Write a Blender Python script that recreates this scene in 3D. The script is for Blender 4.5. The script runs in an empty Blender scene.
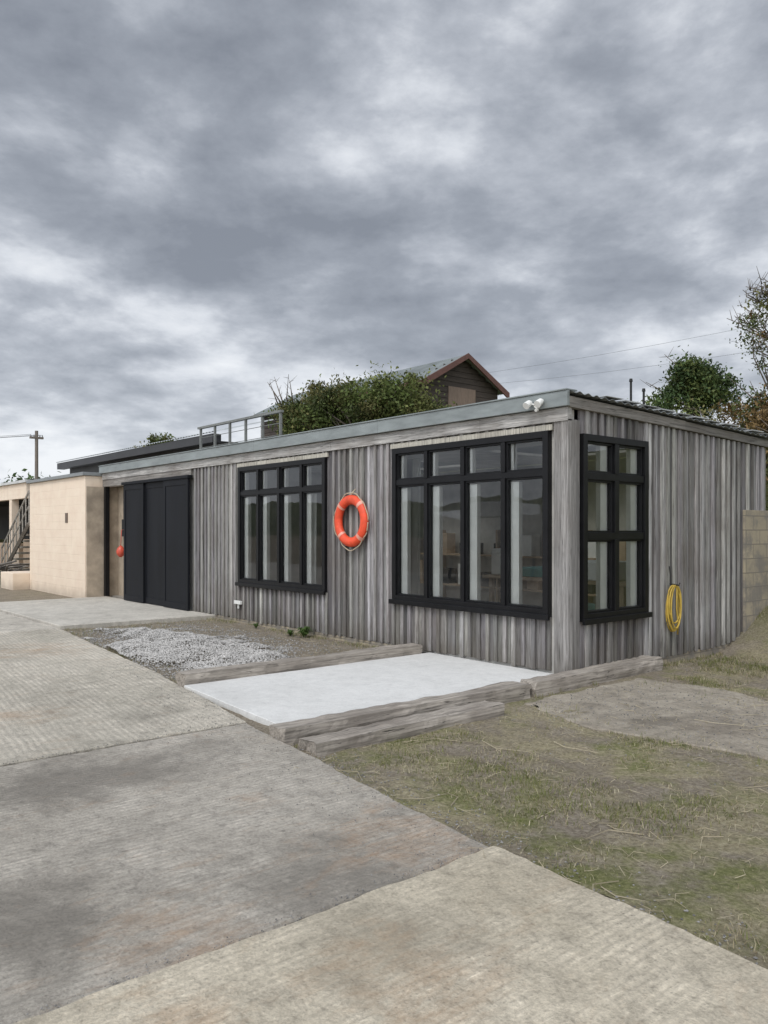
import bpy, bmesh, math, random
import numpy as np
from mathutils import Vector, noise, Matrix
random.seed(7); rng=np.random.default_rng(7)
scene=bpy.context.scene
scene.view_settings.view_transform='Standard'
scene.view_settings.look='None'
scene.view_settings.exposure=0

# ---------------------------------------------------------------- helpers
def link(o):
    scene.collection.objects.link(o); return o
def empty(name,loc=(0,0,0)):
    o=bpy.data.objects.new(name,None); o.location=loc; o.empty_display_size=.2
    return link(o)
def parent(o,p):
    if p is not None:
        o.parent=p; o.matrix_parent_inverse=Matrix.Translation(-Vector(p.location))
    return o
class MB:
    def __init__(s): s.v=[];s.f=[];s.c=[]
    def quad(s,a,b,c,d,col=(1,1,1)):
        n=len(s.v); s.v+= [a,b,c,d]; s.f.append((n,n+1,n+2,n+3)); s.c.append(col)
    def tri(s,a,b,c,col=(1,1,1)):
        n=len(s.v); s.v+= [a,b,c]; s.f.append((n,n+1,n+2)); s.c.append(col)
    def box(s,x0,x1,y0,y1,z0,z1,col=(1,1,1)):
        n=len(s.v)
        s.v+=[(x0,y0,z0),(x1,y0,z0),(x1,y1,z0),(x0,y1,z0),(x0,y0,z1),(x1,y0,z1),(x1,y1,z1),(x0,y1,z1)]
        for f in [(0,3,2,1),(4,5,6,7),(0,1,5,4),(1,2,6,5),(2,3,7,6),(3,0,4,7)]:
            s.f.append(tuple(n+i for i in f)); s.c.append(col)
    def tube(s,pts,rads,k=6,col=(1,1,1)):
        rings=[]
        for i,p in enumerate(pts):
            p=Vector(p)
            a=Vector(pts[max(i-1,0)]); b=Vector(pts[min(i+1,len(pts)-1)])
            d=(b-a).normalized()
            u=d.cross(Vector((0,0,1)) if abs(d.z)<.9 else Vector((1,0,0))).normalized(); w=d.cross(u)
            n=len(s.v)
            for j in range(k):
                t=2*math.pi*j/k
                s.v.append(tuple(p+(u*math.cos(t)+w*math.sin(t))*rads[i]))
            rings.append(n)
        for i in range(len(rings)-1):
            for j in range(k):
                s.f.append((rings[i]+j,rings[i]+(j+1)%k,rings[i+1]+(j+1)%k,rings[i+1]+j)); s.c.append(col)
        s.f.append(tuple(rings[0]+j for j in range(k))[::-1]); s.c.append(col)
        s.f.append(tuple(rings[-1]+j for j in range(k))); s.c.append(col)
    def obj(s,name,mat,par=None,bevel=0,smooth=False):
        me=bpy.data.meshes.new(name); me.from_pydata(s.v,[],s.f); me.update()
        at=me.attributes.new('Col','FLOAT_COLOR','FACE')
        arr=np.ones((len(s.f),4),dtype=np.float32); arr[:,:3]=np.array(s.c,dtype=np.float32)
        at.data.foreach_set('color',arr.ravel())
        if smooth: me.polygons.foreach_set('use_smooth',[True]*len(me.polygons))
        o=bpy.data.objects.new(name,me); me.materials.append(mat); link(o)
        if bevel:
            m=o.modifiers.new('b','BEVEL'); m.width=bevel; m.segments=2; m.limit_method='ANGLE'
        return parent(o,par)

class NT:
    def __init__(s,nt): s.nt=nt
    def n(s,t,props=None,**inp):
        nd=s.nt.nodes.new(t)
        for k,v in (props or {}).items(): setattr(nd,k,v)
        for k,v in inp.items():
            key=int(k[1:]) if (k[0]=='i' and k[1:].isdigit()) else k.replace('_',' ')
            s.set(nd.inputs[key],v)
        return nd
    def set(s,sock,v):
        if isinstance(v,bpy.types.NodeSocket): s.nt.links.new(v,sock)
        else: sock.default_value=v
    def math(s,op,a,b=0.0,c=0.0,clamp=False):
        nd=s.nt.nodes.new('ShaderNodeMath'); nd.operation=op; nd.use_clamp=clamp
        s.set(nd.inputs[0],a); s.set(nd.inputs[1],b); s.set(nd.inputs[2],c); return nd.outputs[0]
    def mix(s,f,a,b,blend='MIX'):
        nd=s.nt.nodes.new('ShaderNodeMix'); nd.data_type='RGBA'; nd.blend_type=blend
        s.set(nd.inputs[0],f); s.set(nd.inputs[6],a); s.set(nd.inputs[7],b); return nd.outputs[2]
    def ramp(s,f,stops):
        nd=s.nt.nodes.new('ShaderNodeValToRGB'); cr=nd.color_ramp
        while len(cr.elements)<len(stops): cr.elements.new(.5)
        for e,(p,c) in zip(cr.elements,stops):
            e.position=p; e.color=(c,c,c,1) if not hasattr(c,'__len__') else (*c[:3],1)
        s.set(nd.inputs[0],f); return nd.outputs[0]
    def noise(s,vec,scale,detail=4,rough=.55,dist=0.0):
        nd=s.n('ShaderNodeTexNoise',Scale=scale,Detail=detail,Roughness=rough,Distortion=dist)
        if vec is not None: s.nt.links.new(vec,nd.inputs['Vector'])
        return nd.outputs[0]
    def mapv(s,vec,scale=(1,1,1),rot=(0,0,0),loc=(0,0,0)):
        nd=s.n('ShaderNodeMapping'); s.nt.links.new(vec,nd.inputs[0])
        nd.inputs['Scale'].default_value=scale; nd.inputs['Rotation'].default_value=rot; nd.inputs['Location'].default_value=loc
        return nd.outputs[0]
def mat(name):
    m=bpy.data.materials.new(name); m.use_nodes=True
    nt=m.node_tree; b=nt.nodes['Principled BSDF']; q=NT(nt)
    tc=q.n('ShaderNodeTexCoord').outputs['Object']
    return m,q,b,tc
def bump(q,b,h,strength=.5,dist=.01):
    nd=q.n('ShaderNodeBump',Strength=strength,Distance=dist,Height=h); q.set(b.inputs['Normal'],nd.outputs[0])
def simple(name,col,rough=.6,metal=0,var=.25,scale=8,bmp=.15,spec=.5,stretch=(1,1,1)):
    m,q,b,tc=mat(name)
    v=q.mapv(tc,stretch)
    n=q.noise(v,scale,6,.6); n2=q.noise(v,scale*.17+.3,3,.5)
    f=q.math('ADD',q.math('MULTIPLY',n,.6),q.math('MULTIPLY',n2,.4))
    lo=[c*(1-var) for c in col]; hi=[min(1,c*(1+var*.7)) for c in col]
    c=q.ramp(f,[(.35,lo),(.65,hi)])
    q.set(b.inputs['Base Color'],c); b.inputs['Metallic'].default_value=metal
    b.inputs['Specular IOR Level'].default_value=spec
    q.set(b.inputs['Roughness'],q.math('ADD',rough-.08,q.math('MULTIPLY',n,.16)))
    bump(q,b,n,bmp,.01)
    return m
def colwood(name,sc,rough=.85,crack=.7,stain=.45,low=0.0):
    m,q,b,tc=mat(name)
    at=q.n('ShaderNodeAttribute',{'attribute_name':'Col'}).outputs['Color']
    v=q.mapv(tc,sc)
    g=q.noise(v,1.0,8,.70,.6)
    big=q.noise(tc,1.3,4,.6)
    c=q.mix(1.0,at,q.ramp(g,[(.28,.28),(.48,.88),(.60,1.2),(.72,1.75)]),'MULTIPLY')
    c=q.mix(q.ramp(big,[(.48,0.0),(.72,stain)]),c,(.14,.115,.095,1))
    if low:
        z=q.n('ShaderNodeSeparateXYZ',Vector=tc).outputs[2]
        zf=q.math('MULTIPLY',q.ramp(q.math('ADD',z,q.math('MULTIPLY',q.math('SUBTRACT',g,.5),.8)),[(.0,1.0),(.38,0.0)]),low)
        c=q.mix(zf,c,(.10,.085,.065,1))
    cr=q.ramp(q.noise(v,2.2,3,.5),[(.31,1.0),(.37,0.0)])
    c=q.mix(q.math('MULTIPLY',cr,crack),c,(.03,.027,.024,1))
    q.set(b.inputs['Base Color'],c); b.inputs['Roughness'].default_value=rough; b.inputs['Specular IOR Level'].default_value=.25
    bump(q,b,g,.7,.008)
    return m

# ---------------------------------------------------------------- materials
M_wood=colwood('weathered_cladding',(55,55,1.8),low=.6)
M_beam=colwood('weathered_sleeper',(38,1.6,38),crack=.9,stain=.6)
M_beamx=colwood('weathered_fascia_board',(2.0,45,45))
M_black=simple('black_paint',(.009,.009,.010),.38,var=.3,bmp=.05,spec=.25)
M_whitep=simple('white_paint',(.80,.79,.75),.5,var=.12,scale=5)
M_metal=simple('grey_flashing',(.27,.295,.29),.5,.2,var=.25,scale=3,stretch=(1,4,4))
M_roofm=simple('roof_sheet',(.27,.285,.285),.5,.2,var=.2,scale=4)
M_orange=simple('lifebuoy_orange',(.80,.085,.03),.5,var=.25,scale=12)
M_band=simple('lifebuoy_band',(.80,.36,.27),.45,var=.15)
M_rope=simple('rope',(.5,.42,.3),.9,var=.25,scale=40)
M_yellow=simple('hose_yellow',(.58,.40,.07),.5,var=.25,scale=15)
M_galv=simple('galvanised_steel',(.27,.28,.29),.5,.4,var=.2)
M_int=simple('interior_lining',(.52,.50,.46),.8,var=.4,scale=2)
M_floor=simple('interior_floor',(.30,.27,.23),.7,var=.3,scale=3)
M_teal=simple('teal_cloth',(.14,.30,.28),.7)
M_bench=simple('bench_timber',(.38,.28,.19),.6)
M_red=simple('red_plastic',(.60,.09,.05),.4)
M_bark=simple('bark',(.14,.115,.09),.9,var=.4,scale=10,bmp=.5,stretch=(1,1,.3))
M_hull=simple('boat_white',(.80,.80,.78),.3,var=.06)
M_dark=simple('dark_void',(.02,.02,.02),.8)

def leafmat(name):
    m,q,b,tc=mat(name)
    at=q.n('ShaderNodeAttribute',{'attribute_name':'Col'}).outputs['Color']
    q.set(b.inputs['Base Color'],at); b.inputs['Roughness'].default_value=.65; b.inputs['Specular IOR Level'].default_value=.25
    tr=q.n('ShaderNodeBsdfTranslucent'); q.set(tr.inputs[0],at)
    mx=q.n('ShaderNodeMixShader',Fac=.25); q.set(mx.inputs[1],b.outputs[0]); q.set(mx.inputs[2],tr.outputs[0])
    q.set(m.node_tree.nodes['Material Output'].inputs[0],mx.outputs[0]); return m
M_leaf=leafmat('foliage')
M_grassb=leafmat('grass_blades')

def glassmat(name,mul,base,tint):
    m,q,b,tc=mat(name)
    nt=m.node_tree
    gl=q.n('ShaderNodeBsdfGlossy',Roughness=.01); gl.inputs[0].default_value=(.95,.97,1,1)
    wob=q.n('ShaderNodeBump',Strength=.08,Distance=.02,Height=q.noise(tc,1.8,2,.5)); q.set(gl.inputs['Normal'],wob.outputs[0])
    tr=q.n('ShaderNodeBsdfTransparent'); tr.inputs[0].default_value=tint
    fr=q.n('ShaderNodeFresnel',IOR=1.5).outputs[0]
    f=q.math('ADD',q.math('MULTIPLY',fr,mul),base,clamp=True)
    mx=q.n('ShaderNodeMixShader'); q.set(mx.inputs[0],f); q.set(mx.inputs[1],tr.outputs[0]); q.set(mx.inputs[2],gl.outputs[0])
    df=q.n('ShaderNodeBsdfDiffuse'); df.inputs[0].default_value=(.5,.5,.48,1)
    mx2=q.n('ShaderNodeMixShader'); q.set(mx2.inputs[0],q.math('MULTIPLY',q.ramp(q.noise(tc,2.5,6,.65),[(.5,0.0),(.8,1.0)]),.04))
    q.set(mx2.inputs[1],mx.outputs[0]); q.set(mx2.inputs[2],df.outputs[0])
    q.set(nt.nodes['Material Output'].inputs[0],mx2.outputs[0]); return m
M_glass=glassmat('window_glass',1.6,.0,(.93,.95,.94,1))
M_addsky=glassmat('added_skylight_clear',1.0,.0,(.8,.82,.81,1))  # clear sheet for the roof openings added to light the room

def creammat():
    m,q,b,tc=mat('cream_render')
    n=q.noise(tc,2.2,6,.6); st=q.noise(q.mapv(tc,(3,3,.35)),1.5,4,.6)
    c=q.ramp(n,[(.3,(.77,.62,.48)),(.7,(.85,.72,.57))])
    c=q.mix(q.ramp(st,[(.58,0.0),(.82,.3)]),c,(.50,.41,.31,1))
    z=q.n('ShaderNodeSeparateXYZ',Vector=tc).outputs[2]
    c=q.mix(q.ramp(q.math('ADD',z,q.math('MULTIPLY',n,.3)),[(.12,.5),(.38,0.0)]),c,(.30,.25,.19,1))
    q.set(b.inputs['Base Color'],c); b.inputs['Roughness'].default_value=.85
    br=q.n('ShaderNodeTexBrick',Scale=1.0,Mortar_Size=.012); br.inputs['Color1'].default_value=(1,1,1,1);br.inputs['Color2'].default_value=(1,1,1,1);br.inputs['Mortar'].default_value=(0,0,0,1)
    br.inputs['Brick Width'].default_value=.4; br.inputs['Row Height'].default_value=.2
    xyz=q.n('ShaderNodeSeparateXYZ',Vector=tc)
    cv=q.n('ShaderNodeCombineXYZ',X=q.math('ADD',xyz.outputs[0],xyz.outputs[1]),Y=xyz.outputs[2]); q.set(br.inputs['Vector'],cv.outputs[0])
    h=q.math('ADD',q.math('MULTIPLY',br.outputs['Color'],.6),q.math('MULTIPLY',q.noise(tc,18,5,.6),.5))
    bump(q,b,h,.5,.012); return m
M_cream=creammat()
def blockmat():
    m,q,b,tc=mat('painted_blockwork')
    xyz=q.n('ShaderNodeSeparateXYZ',Vector=tc)
    cv=q.n('ShaderNodeCombineXYZ',X=q.math('ADD',xyz.outputs[0],xyz.outputs[1]),Y=xyz.outputs[2])
    br=q.n('ShaderNodeTexBrick',Scale=1.0,Mortar_Size=.008); q.set(br.inputs['Vector'],cv.outputs[0])
    br.inputs['Brick Width'].default_value=.4; br.inputs['Row Height'].default_value=.2
    br.inputs['Color1'].default_value=(.42,.355,.25,1);br.inputs['Color2'].default_value=(.34,.29,.21,1);br.inputs['Mortar'].default_value=(.22,.19,.15,1)
    c=q.mix(q.ramp(q.noise(tc,3,6,.7),[(.42,0.0),(.58,.85)]),br.outputs['Color'],(.21,.19,.165,1))
    q.set(b.inputs['Base Color'],c); b.inputs['Roughness'].default_value=.9
    bump(q,b,q.math('ADD',q.noise(tc,20,5,.6),br.outputs['Fac']),.4,.01); return m
M_block=blockmat()

def concrete(name,base,dark,groove='y',rust=.5,dirt=.5,seed=0.0,gstr=.6,wear=1.0,pitch=.05,rt=.66,grain=.6,pt=.8,rot=0.0,rspots=(),dspots=()):
    m,q,b,tc=mat(name)
    tl=q.mapv(tc,(1,1,1),(0,0,0),(seed*7.3,seed*3.1,0))
    big=q.noise(tl,.45,5,.6,.3); mid=q.noise(tl,1.8,10,.68,.25); fine=q.noise(tl,70,4,.75); patch=q.noise(tl,6,9,.74,.2); blot=q.noise(tl,18,6,.7,.3)
    xyz=q.n('ShaderNodeSeparateXYZ',Vector=q.mapv(tl,(1,1,1),(0,0,rot)))
    ax=xyz.outputs[0] if groove=='y' else xyz.outputs[1]
    ph=q.math('MULTIPLY',q.noise(q.mapv(tl,(1.2,1.2,1)),1.0,3,.5),2*math.pi*1.3)
    jn=q.noise(q.mapv(tl,(60,3,1) if groove=='y' else (3,60,1)),1.0,3,.6)
    sn=q.math('SINE',q.math('ADD',q.math('MULTIPLY',ax,2*math.pi/pitch),q.math('ADD',ph,q.math('MULTIPLY',jn,4.5))))
    ridge=q.math('MULTIPLY_ADD',sn,.5,.5)
    wn=q.math('ADD',q.math('MULTIPLY',mid,.45),q.math('MULTIPLY',patch,.55))
    gm=q.math('MULTIPLY',q.ramp(wn,[(.42,.06),(.58,1.0)]),gstr)
    c=q.ramp(q.math('ADD',q.math('MULTIPLY',big,.5),q.math('MULTIPLY',mid,.5)),[(.38,dark),(.58,base)])
    c=q.mix(gm,c,q.ramp(q.math('ADD',q.math('MULTIPLY',ridge,.5),q.math('MULTIPLY',jn,.5)),[(.22,.62),(.42,.92),(.70,1.10)]),'MULTIPLY')
    c=q.mix(grain,c,q.ramp(fine,[(.3,.60),(.7,1.40)]),'MULTIPLY')
    c=q.mix(pt,c,q.ramp(patch,[(.32,.60),(.48,.96),(.66,1.20)]),'MULTIPLY')
    c=q.mix(pt*.75,c,q.ramp(blot,[(.34,.60),(.46,1.0),(.66,1.16)]),'MULTIPLY')
    def spots(L):
        tot=None
        for (sx,sy,sr) in L:
            dn=q.n('ShaderNodeVectorMath',{'operation':'DISTANCE'}); q.set(dn.inputs[0],tc); dn.inputs[1].default_value=(sx,sy,0)
            v=q.math('SUBTRACT',1.0,q.math('DIVIDE',dn.outputs['Value'],sr),clamp=True)
            tot=v if tot is None else q.math('MAXIMUM',tot,v)
        return tot
    sn_=q.noise(q.mapv(tl,(1,1,1),(0,0,0),(5,2,0)),.9,9,.70,.5)
    if dspots: sn_=q.math('ADD',sn_,q.math('MULTIPLY',spots(dspots),.22))
    c=q.mix(q.ramp(sn_,[(.53,0.0),(.70,dirt)]),c,tuple(x*.5 for x in dark)+(1,))
    if rust>0:
        rn=q.noise(q.mapv(tl,(1.7,.8,1),(0,0,.6),(2,9,0)),2.4,12,.78,.4)
        if rspots: rn=q.math('ADD',rn,q.math('MULTIPLY',spots(rspots),.20))
        c=q.mix(q.ramp(rn,[(rt-.09,0.0),(rt+.01,rust*.4),(rt+.13,rust)]),c,(.38,.22,.11,1))
    vo=q.n('ShaderNodeTexVoronoi',Scale=38.0,Vector=tl)
    sp=q.ramp(vo.outputs['Distance'],[(.12,.7),(.24,0.0)])
    c=q.mix(q.math('MULTIPLY',sp,q.math('MULTIPLY',q.ramp(mid,[(.4,.05),(.65,.7)]),wear)),c,(.10,.09,.08,1))
    q.set(b.inputs['Base Color'],c); b.inputs['Roughness'].default_value=.92; b.inputs['Specular IOR Level'].default_value=.3
    h=q.math('ADD',q.math('MULTIPLY',ridge,q.math('MULTIPLY',gm,.5)),q.math('ADD',q.math('MULTIPLY',fine,.3),q.math('ADD',q.math('MULTIPLY',patch,.6),q.math('MULTIPLY',blot,.4))))
    bump(q,b,h,.9*wear,.02); return m
M_slabA=concrete('driveway_concrete_near',(.62,.55,.43),(.45,.395,.30),'y',.45,.5,1.0,.62,1,.042,.64,rspots=[(3.27,-5.17,.5),(3.0,-6.0,.35)],dspots=[(3.1,-5.2,.5)])
M_slabB=concrete('driveway_concrete_mid',(.45,.41,.35),(.31,.28,.235),'y',.5,.65,2.0,.60,1,.046,.64,rspots=[(2.3,-4.4,.7),(2.40,-5.7,.5)],dspots=[(2.0,-6.3,.6),(.3,-5.4,.9),(2.4,-5.0,.7)])
M_slabC=concrete('driveway_concrete_far',(.56,.51,.425),(.40,.365,.30),'x',.4,.55,3.3,.55,1,.055,.64,rot=.10,rspots=[(-5.8,-3.9,1.1),(-1.95,-5.1,.6)],dspots=[(-1.2,-4.3,.6)])
M_slabD=concrete('driveway_concrete_old',(.55,.505,.43),(.41,.375,.32),'x',.2,.45,4.1,.2)
M_step=concrete('smooth_concrete',(.54,.505,.44),(.44,.41,.355),'x',.0,.35,5.1,.05,.35,grain=.4,pt=.5)
M_pad=concrete('patio_concrete',(.66,.65,.62),(.58,.57,.54),'x',.0,.15,6.0,.0,.2,grain=.22,pt=.25)
M_apron=concrete('apron_concrete',(.34,.30,.24),(.22,.19,.15),'y',.0,.7,8.0,.08,.9,pt=.9)

def groundmat():
    m,q,b,tc=mat('ground_soil_grass')
    big=q.noise(tc,.7,5,.6,.3); mid=q.noise(tc,3.5,7,.68); fine=q.noise(tc,38,6,.75)
    soil=q.ramp(fine,[(.3,(.13,.105,.075)),(.5,(.27,.23,.175)),(.7,(.43,.385,.31))])
    soil=q.mix(q.ramp(mid,[(.4,0.0),(.65,.6)]),soil,(.16,.13,.095,1))
    dry=q.ramp(fine,[(.3,(.17,.14,.08)),(.5,(.33,.29,.18)),(.7,(.52,.46,.31))])
    grass=q.ramp(fine,[(.3,(.085,.10,.032)),(.5,(.18,.19,.07)),(.72,(.36,.33,.17))])
    f=q.ramp(q.math('ADD',q.math('MULTIPLY',big,.55),q.math('MULTIPLY',mid,.45)),[(.50,0.0),(.60,.9)])
    xyz=q.n('ShaderNodeSeparateXYZ',Vector=tc)
    side=q.ramp(q.math('ADD',xyz.outputs[0],q.math('MULTIPLY',mid,.5)),[(.35,.1),(.75,1.0)])
    dm=q.math('MULTIPLY',q.ramp(q.noise(tc,1.7,6,.7),[(.42,0.0),(.58,.85)]),side)
    c=q.mix(dm,soil,dry)
    c=q.mix(q.math('MULTIPLY',f,side),c,grass)
    up=q.math('MULTIPLY',xyz.outputs[2],1.5,clamp=True)
    c=q.mix(up,c,q.ramp(fine,[(.3,(.06,.07,.024)),(.7,(.20,.20,.08))]))
    q.set(b.inputs['Base Color'],c); b.inputs['Roughness'].default_value=.95; b.inputs['Specular IOR Level'].default_value=.2
    bump(q,b,q.math('ADD',fine,mid),.9,.03); return m
M_ground=groundmat()

# ---------------------------------------------------------------- terrain
def sm(a,b,x):
    t=min(1,max(0,(x-a)/(b-a))); return t*t*(3-2*t)
def fb(x,y,s,o=0.0):
    return noise.noise(Vector((x*s+o,y*s-o,o)))
def H(x,y):
    z=-.065+.018*fb(x,y,1.3)+.012*fb(x,y,5,3)
    if x<.3 and y<.3: z+=.03*sm(.3,-.2,x)
    z+=sm(5.2,13,y)*4.0
    z+=sm(3.0,5.4,y)*.8*sm(-.3,.0,x)*(1-sm(5.4,9,y)) 
    r=math.hypot(x+2,y)
    if r>120: z+= (r-120)*.02*(.5+.5*fb(x,y,.006,4))
    if y<-14: z-=.9*sm(-14,-22,y)
    return z
def axis(a,b,step,far):
    v=list(np.arange(a,b+1e-6,step)); d=step; p=b
    while p<far: d*=1.22; p+=d; v.append(p)
    d=step; p=a; w=[]
    while p>-far: d*=1.22; p-=d; w.append(p)
    return w[::-1]+v
xs=axis(-9,7,.11,900); ys=axis(-5,8,.11,900)
vs=[(x,y,H(x,y)) for y in ys for x in xs]; nx=len(xs)
fs=[(j*nx+i,j*nx+i+1,(j+1)*nx+i+1,(j+1)*nx+i) for j in range(len(ys)-1) for i in range(nx-1)]
me=bpy.data.meshes.new('ground'); me.from_pydata(vs,[],fs); me.materials.append(M_ground)
me.polygons.foreach_set('use_smooth',[True]*len(me.polygons))
link(bpy.data.objects.new('ground',me))

# ---------------------------------------------------------------- slabs
def slab(name,poly,z0,z1,m,par=None,jit=.008,step=.07,edge=.012):
    r=random.Random(len(name)*7+int(poly[0][0]*10))
    pts=[]
    n=len(poly)
    for i in range(n):
        a=Vector(poly[i]); b=Vector(poly[(i+1)%n]); L=(b-a).length; k=max(1,min(160,int(L/step)))
        nr=Vector((b.y-a.y,a.x-b.x)).normalized()
        for j in range(k):
            p=a+(b-a)*(j/k); o=jit*2.2*noise.noise(Vector((p.x*2.1,p.y*2.1,3)))+r.uniform(-jit,jit)*.7
            pts.append(p+nr*(o if j else 0))
    bm=bmesh.new()
    N=len(pts); top=[]
    for i,p in enumerate(pts):
        a=pts[i-1]; b=pts[(i+1)%N]; d=(b-a).normalized(); inn=Vector((-d.y,d.x))
        q=p+inn*edge*(1+.6*noise.noise(Vector((p.x*4,p.y*4,0))))
        top.append(bm.verts.new((q.x,q.y,z1)))
    mid=[bm.verts.new((p.x,p.y,z1-edge*.8)) for p in pts]
    bot=[bm.verts.new((p.x,p.y,z0)) for p in pts]
    f=bm.faces.new(top)
    for i in range(N):
        j=(i+1)%N
        bm.faces.new((mid[i],mid[j],top[j],top[i])); bm.faces.new((bot[i],bot[j],mid[j],mid[i]))
    bmesh.ops.triangulate(bm,faces=[f])
    me=bpy.data.meshes.new(name); bm.to_mesh(me); bm.free(); me.materials.append(m)
    o=bpy.data.objects.new(name,me); link(o); return parent(o,par)
def ey(x): # road edge
    x=min(max(x,-79),13.9)
    P=[(-80,-2.8),(-8,-2.8),(-3.3,-3.28),(-.5,-3.70),(2.65,-4.10),(5,-4.22),(14,-4.7)]
    for (a,b),(c,d) in zip(P,P[1:]):
        if a<=x<=c: return b+(d-b)*(x-a)/(c-a)
drive=empty('driveway')
YB=-13.5
def dslab(nm,xa,xb,z,m,mid=()):
    poly=[(xa,YB),(xb,YB),(xb,ey(xb))]+[(x,ey(x)) for x in sorted(mid,reverse=True)]+[(xa,ey(xa))]
    slab(nm,poly,-.2,z,m,drive,jit=.011,edge=.014)
dslab('slab_near',2.655,9.0,.010,M_slabA,(5,))
dslab('slab_mid',-.46,2.635,-.010,M_slabB)
dslab('slab_far',-3.6,-.485,.0,M_slabC,(-3.3,))
dslab('slab_far_2',-8.0,-3.62,-.004,M_slabC)
dslab('slab_old',-14.5,-8.03,.0,M_slabD)
dslab('slab_old_2',-26,-14.52,-.003,M_slabD)
dslab('slab_old_3',-75,-26.03,.0,M_slabD)
dslab('slab_near_2',9.02,14,.0,M_slabA)
mb=MB()
for x in (2.645,-.475,-3.61,-8.015,-14.51,9.01): mb.box(x-.02,x+.02,YB,ey(x)-.02,-.15,-.026,(.07,.055,.04))
mb.obj('joint_fill',simple('joint_dirt',(.09,.07,.05),.95,var=.5,scale=20),drive)

step=slab('door_step',[(-13.3,-2.78),(-8.05,-2.78),(-7.95,-.02),(-13.3,-.02)],-.15,.035,M_step,None,.006)
slab('patio',[(-2.14,-3.46),(-.02,-3.62),(-.02,-.05),(-2.14,-.05)],-.12,.022,M_pad,None,.004,.07,.006)
# old concrete strip sunk into the dirt beside the building
slab('concrete_apron',[(.40,-1.2),(1.4,-1.5),(2.6,-1.25),(4.2,-1.0),(4.2,.05),(2.9,.25),(2.2,.62),(1.3,.92),(.36,.80)],-.16,-.052,M_apron,None,.03,.07,.014)

# ---------------------------------------------------------------- sleepers
def sleeper(name,x0,x1,y0,y1,z0,z1,rot=0):
    bm=bmesh.new(); K=40
    cx=(x0+x1)/2; L=y1-y0; rings=[]
    col=random.uniform(.33,.38)
    for i in range(K+1):
        y=y0+L*i/K; r=[]
        for (ax,az) in [(-1,-1),(-.35,-1),(.35,-1),(1,-1),(1,-.3),(1,.4),(.9,1),(.4,1),(-.3,1),(-.9,1),(-1,.4),(-1,-.3)]:
            px=cx+ax*(x1-x0)/2; pz=(z0+z1)/2+az*(z1-z0)/2
            n1=noise.noise(Vector((ax*1.7,y*1.3,az*1.7+x0)))*.020+noise.noise(Vector((ax*3,y*6,az*3)))*.014
            e=.05*random.random() if i in(0,K) else 0
            r.append(bm.verts.new((px+ax*n1,y+(e if i==0 else -e),pz+az*n1*.8)))
        rings.append(r)
    for a,b in zip(rings,rings[1:]):
        for j in range(12): bm.faces.new((a[j],a[(j+1)%12],b[(j+1)%12],b[j]))
    bm.faces.new(rings[0][::-1]); bm.faces.new(rings[-1])
    bmesh.ops.recalc_face_normals(bm,faces=bm.faces)
    me=bpy.data.meshes.new(name); bm.to_mesh(me); bm.free()
    at=me.attributes.new('Col','FLOAT_COLOR','FACE')
    at.data.foreach_set('color',[v for _ in me.polygons for v in (col,col*.89,col*.76,1)])
    me.materials.append(M_beam)
    o=link(bpy.data.objects.new(name,me))
    if rot:
        c=Vector((cx,(y0+y1)/2,0)); o.matrix_world=Matrix.Translation(c)@Matrix.Rotation(rot,4,'Z')@Matrix.Translation(-c)
    return o
sleeper('timber_sleeper',-2.37,-2.16,-3.45,-.12,-.08,.125)
sleeper('timber_sleeper',.02,.25,-3.80,-.9,-.14,.075,rot=-.012)
sleeper('timber_sleeper',.03,.26,-.88,1.55,-.14,.085,rot=.02)
sleeper('timber_sleeper',.33,.58,-3.75,-1.62,-.16,.03,rot=.02)

# ---------------------------------------------------------------- main building
bld=empty('timber_clad_workshop')
W1=(-2.86,-.21,.635,2.70); W2=(-7.04,-4.42,.655,2.70); WS=(.18,1.46,.59,2.66)
def woodcol():
    g=random.choice([.17,.21,.24,.27,.30,.34,.38,.24,.27,.43,.50])*random.uniform(.85,1.12)
    return (g,g*random.uniform(.93,.98),g*random.uniform(.87,.96))
def cut(z0,z1,a,b,holes):
    iv=[(z0,z1)]
    for h in holes:
        if b>h[0]+.005 and a<h[1]-.005:
            out=[]
            for u,v in iv:
                if u<h[2]: out.append((u,min(v,h[2])))
                if v>h[3]: out.append((max(u,h[3]),v))
            iv=[i for i in out if i[1]-i[0]>.02]
    return iv
mb=MB()
def strips(a,b,pitch,edges):
    xs=[a]; 
    while xs[-1]<b: xs.append(xs[-1]+pitch*random.uniform(.93,1.07))
    xs=[x for x in xs if x<b-.05]+[b]
    for e in edges:
        i=min(range(len(xs)),key=lambda k:abs(xs[k]-e)); xs[i]=e
    return sorted(set(xs))
fh=[W1,W2]
xsF=strips(-8.84,-.14,.142,[W1[0],W1[1],W2[0],W2[1]])
for a,b in zip(xsF,xsF[1:]):
    col=woodcol(); col=tuple(c*.72 for c in col); dy=random.uniform(0,.006)
    for z0,z1 in cut(.03+random.uniform(0,.03),2.78,a,b,fh): mb.box(a+.002,b-.002,-.022-dy,.0,z0,z1,col)
for x in xsF[1:-1]:
    col=woodcol(); w=random.uniform(.021,.029)
    for z0,z1 in cut(.02+random.uniform(0,.04),2.782,x-w,x+w,fh):
        mb.box(x-w+random.uniform(-.003,.003),x+w,-.050-random.uniform(0,.006),-.0225-.006,z0,z1,col)
sh=[WS]
xsS=strips(.15,4.62,.142,[WS[0],WS[1]])
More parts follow.
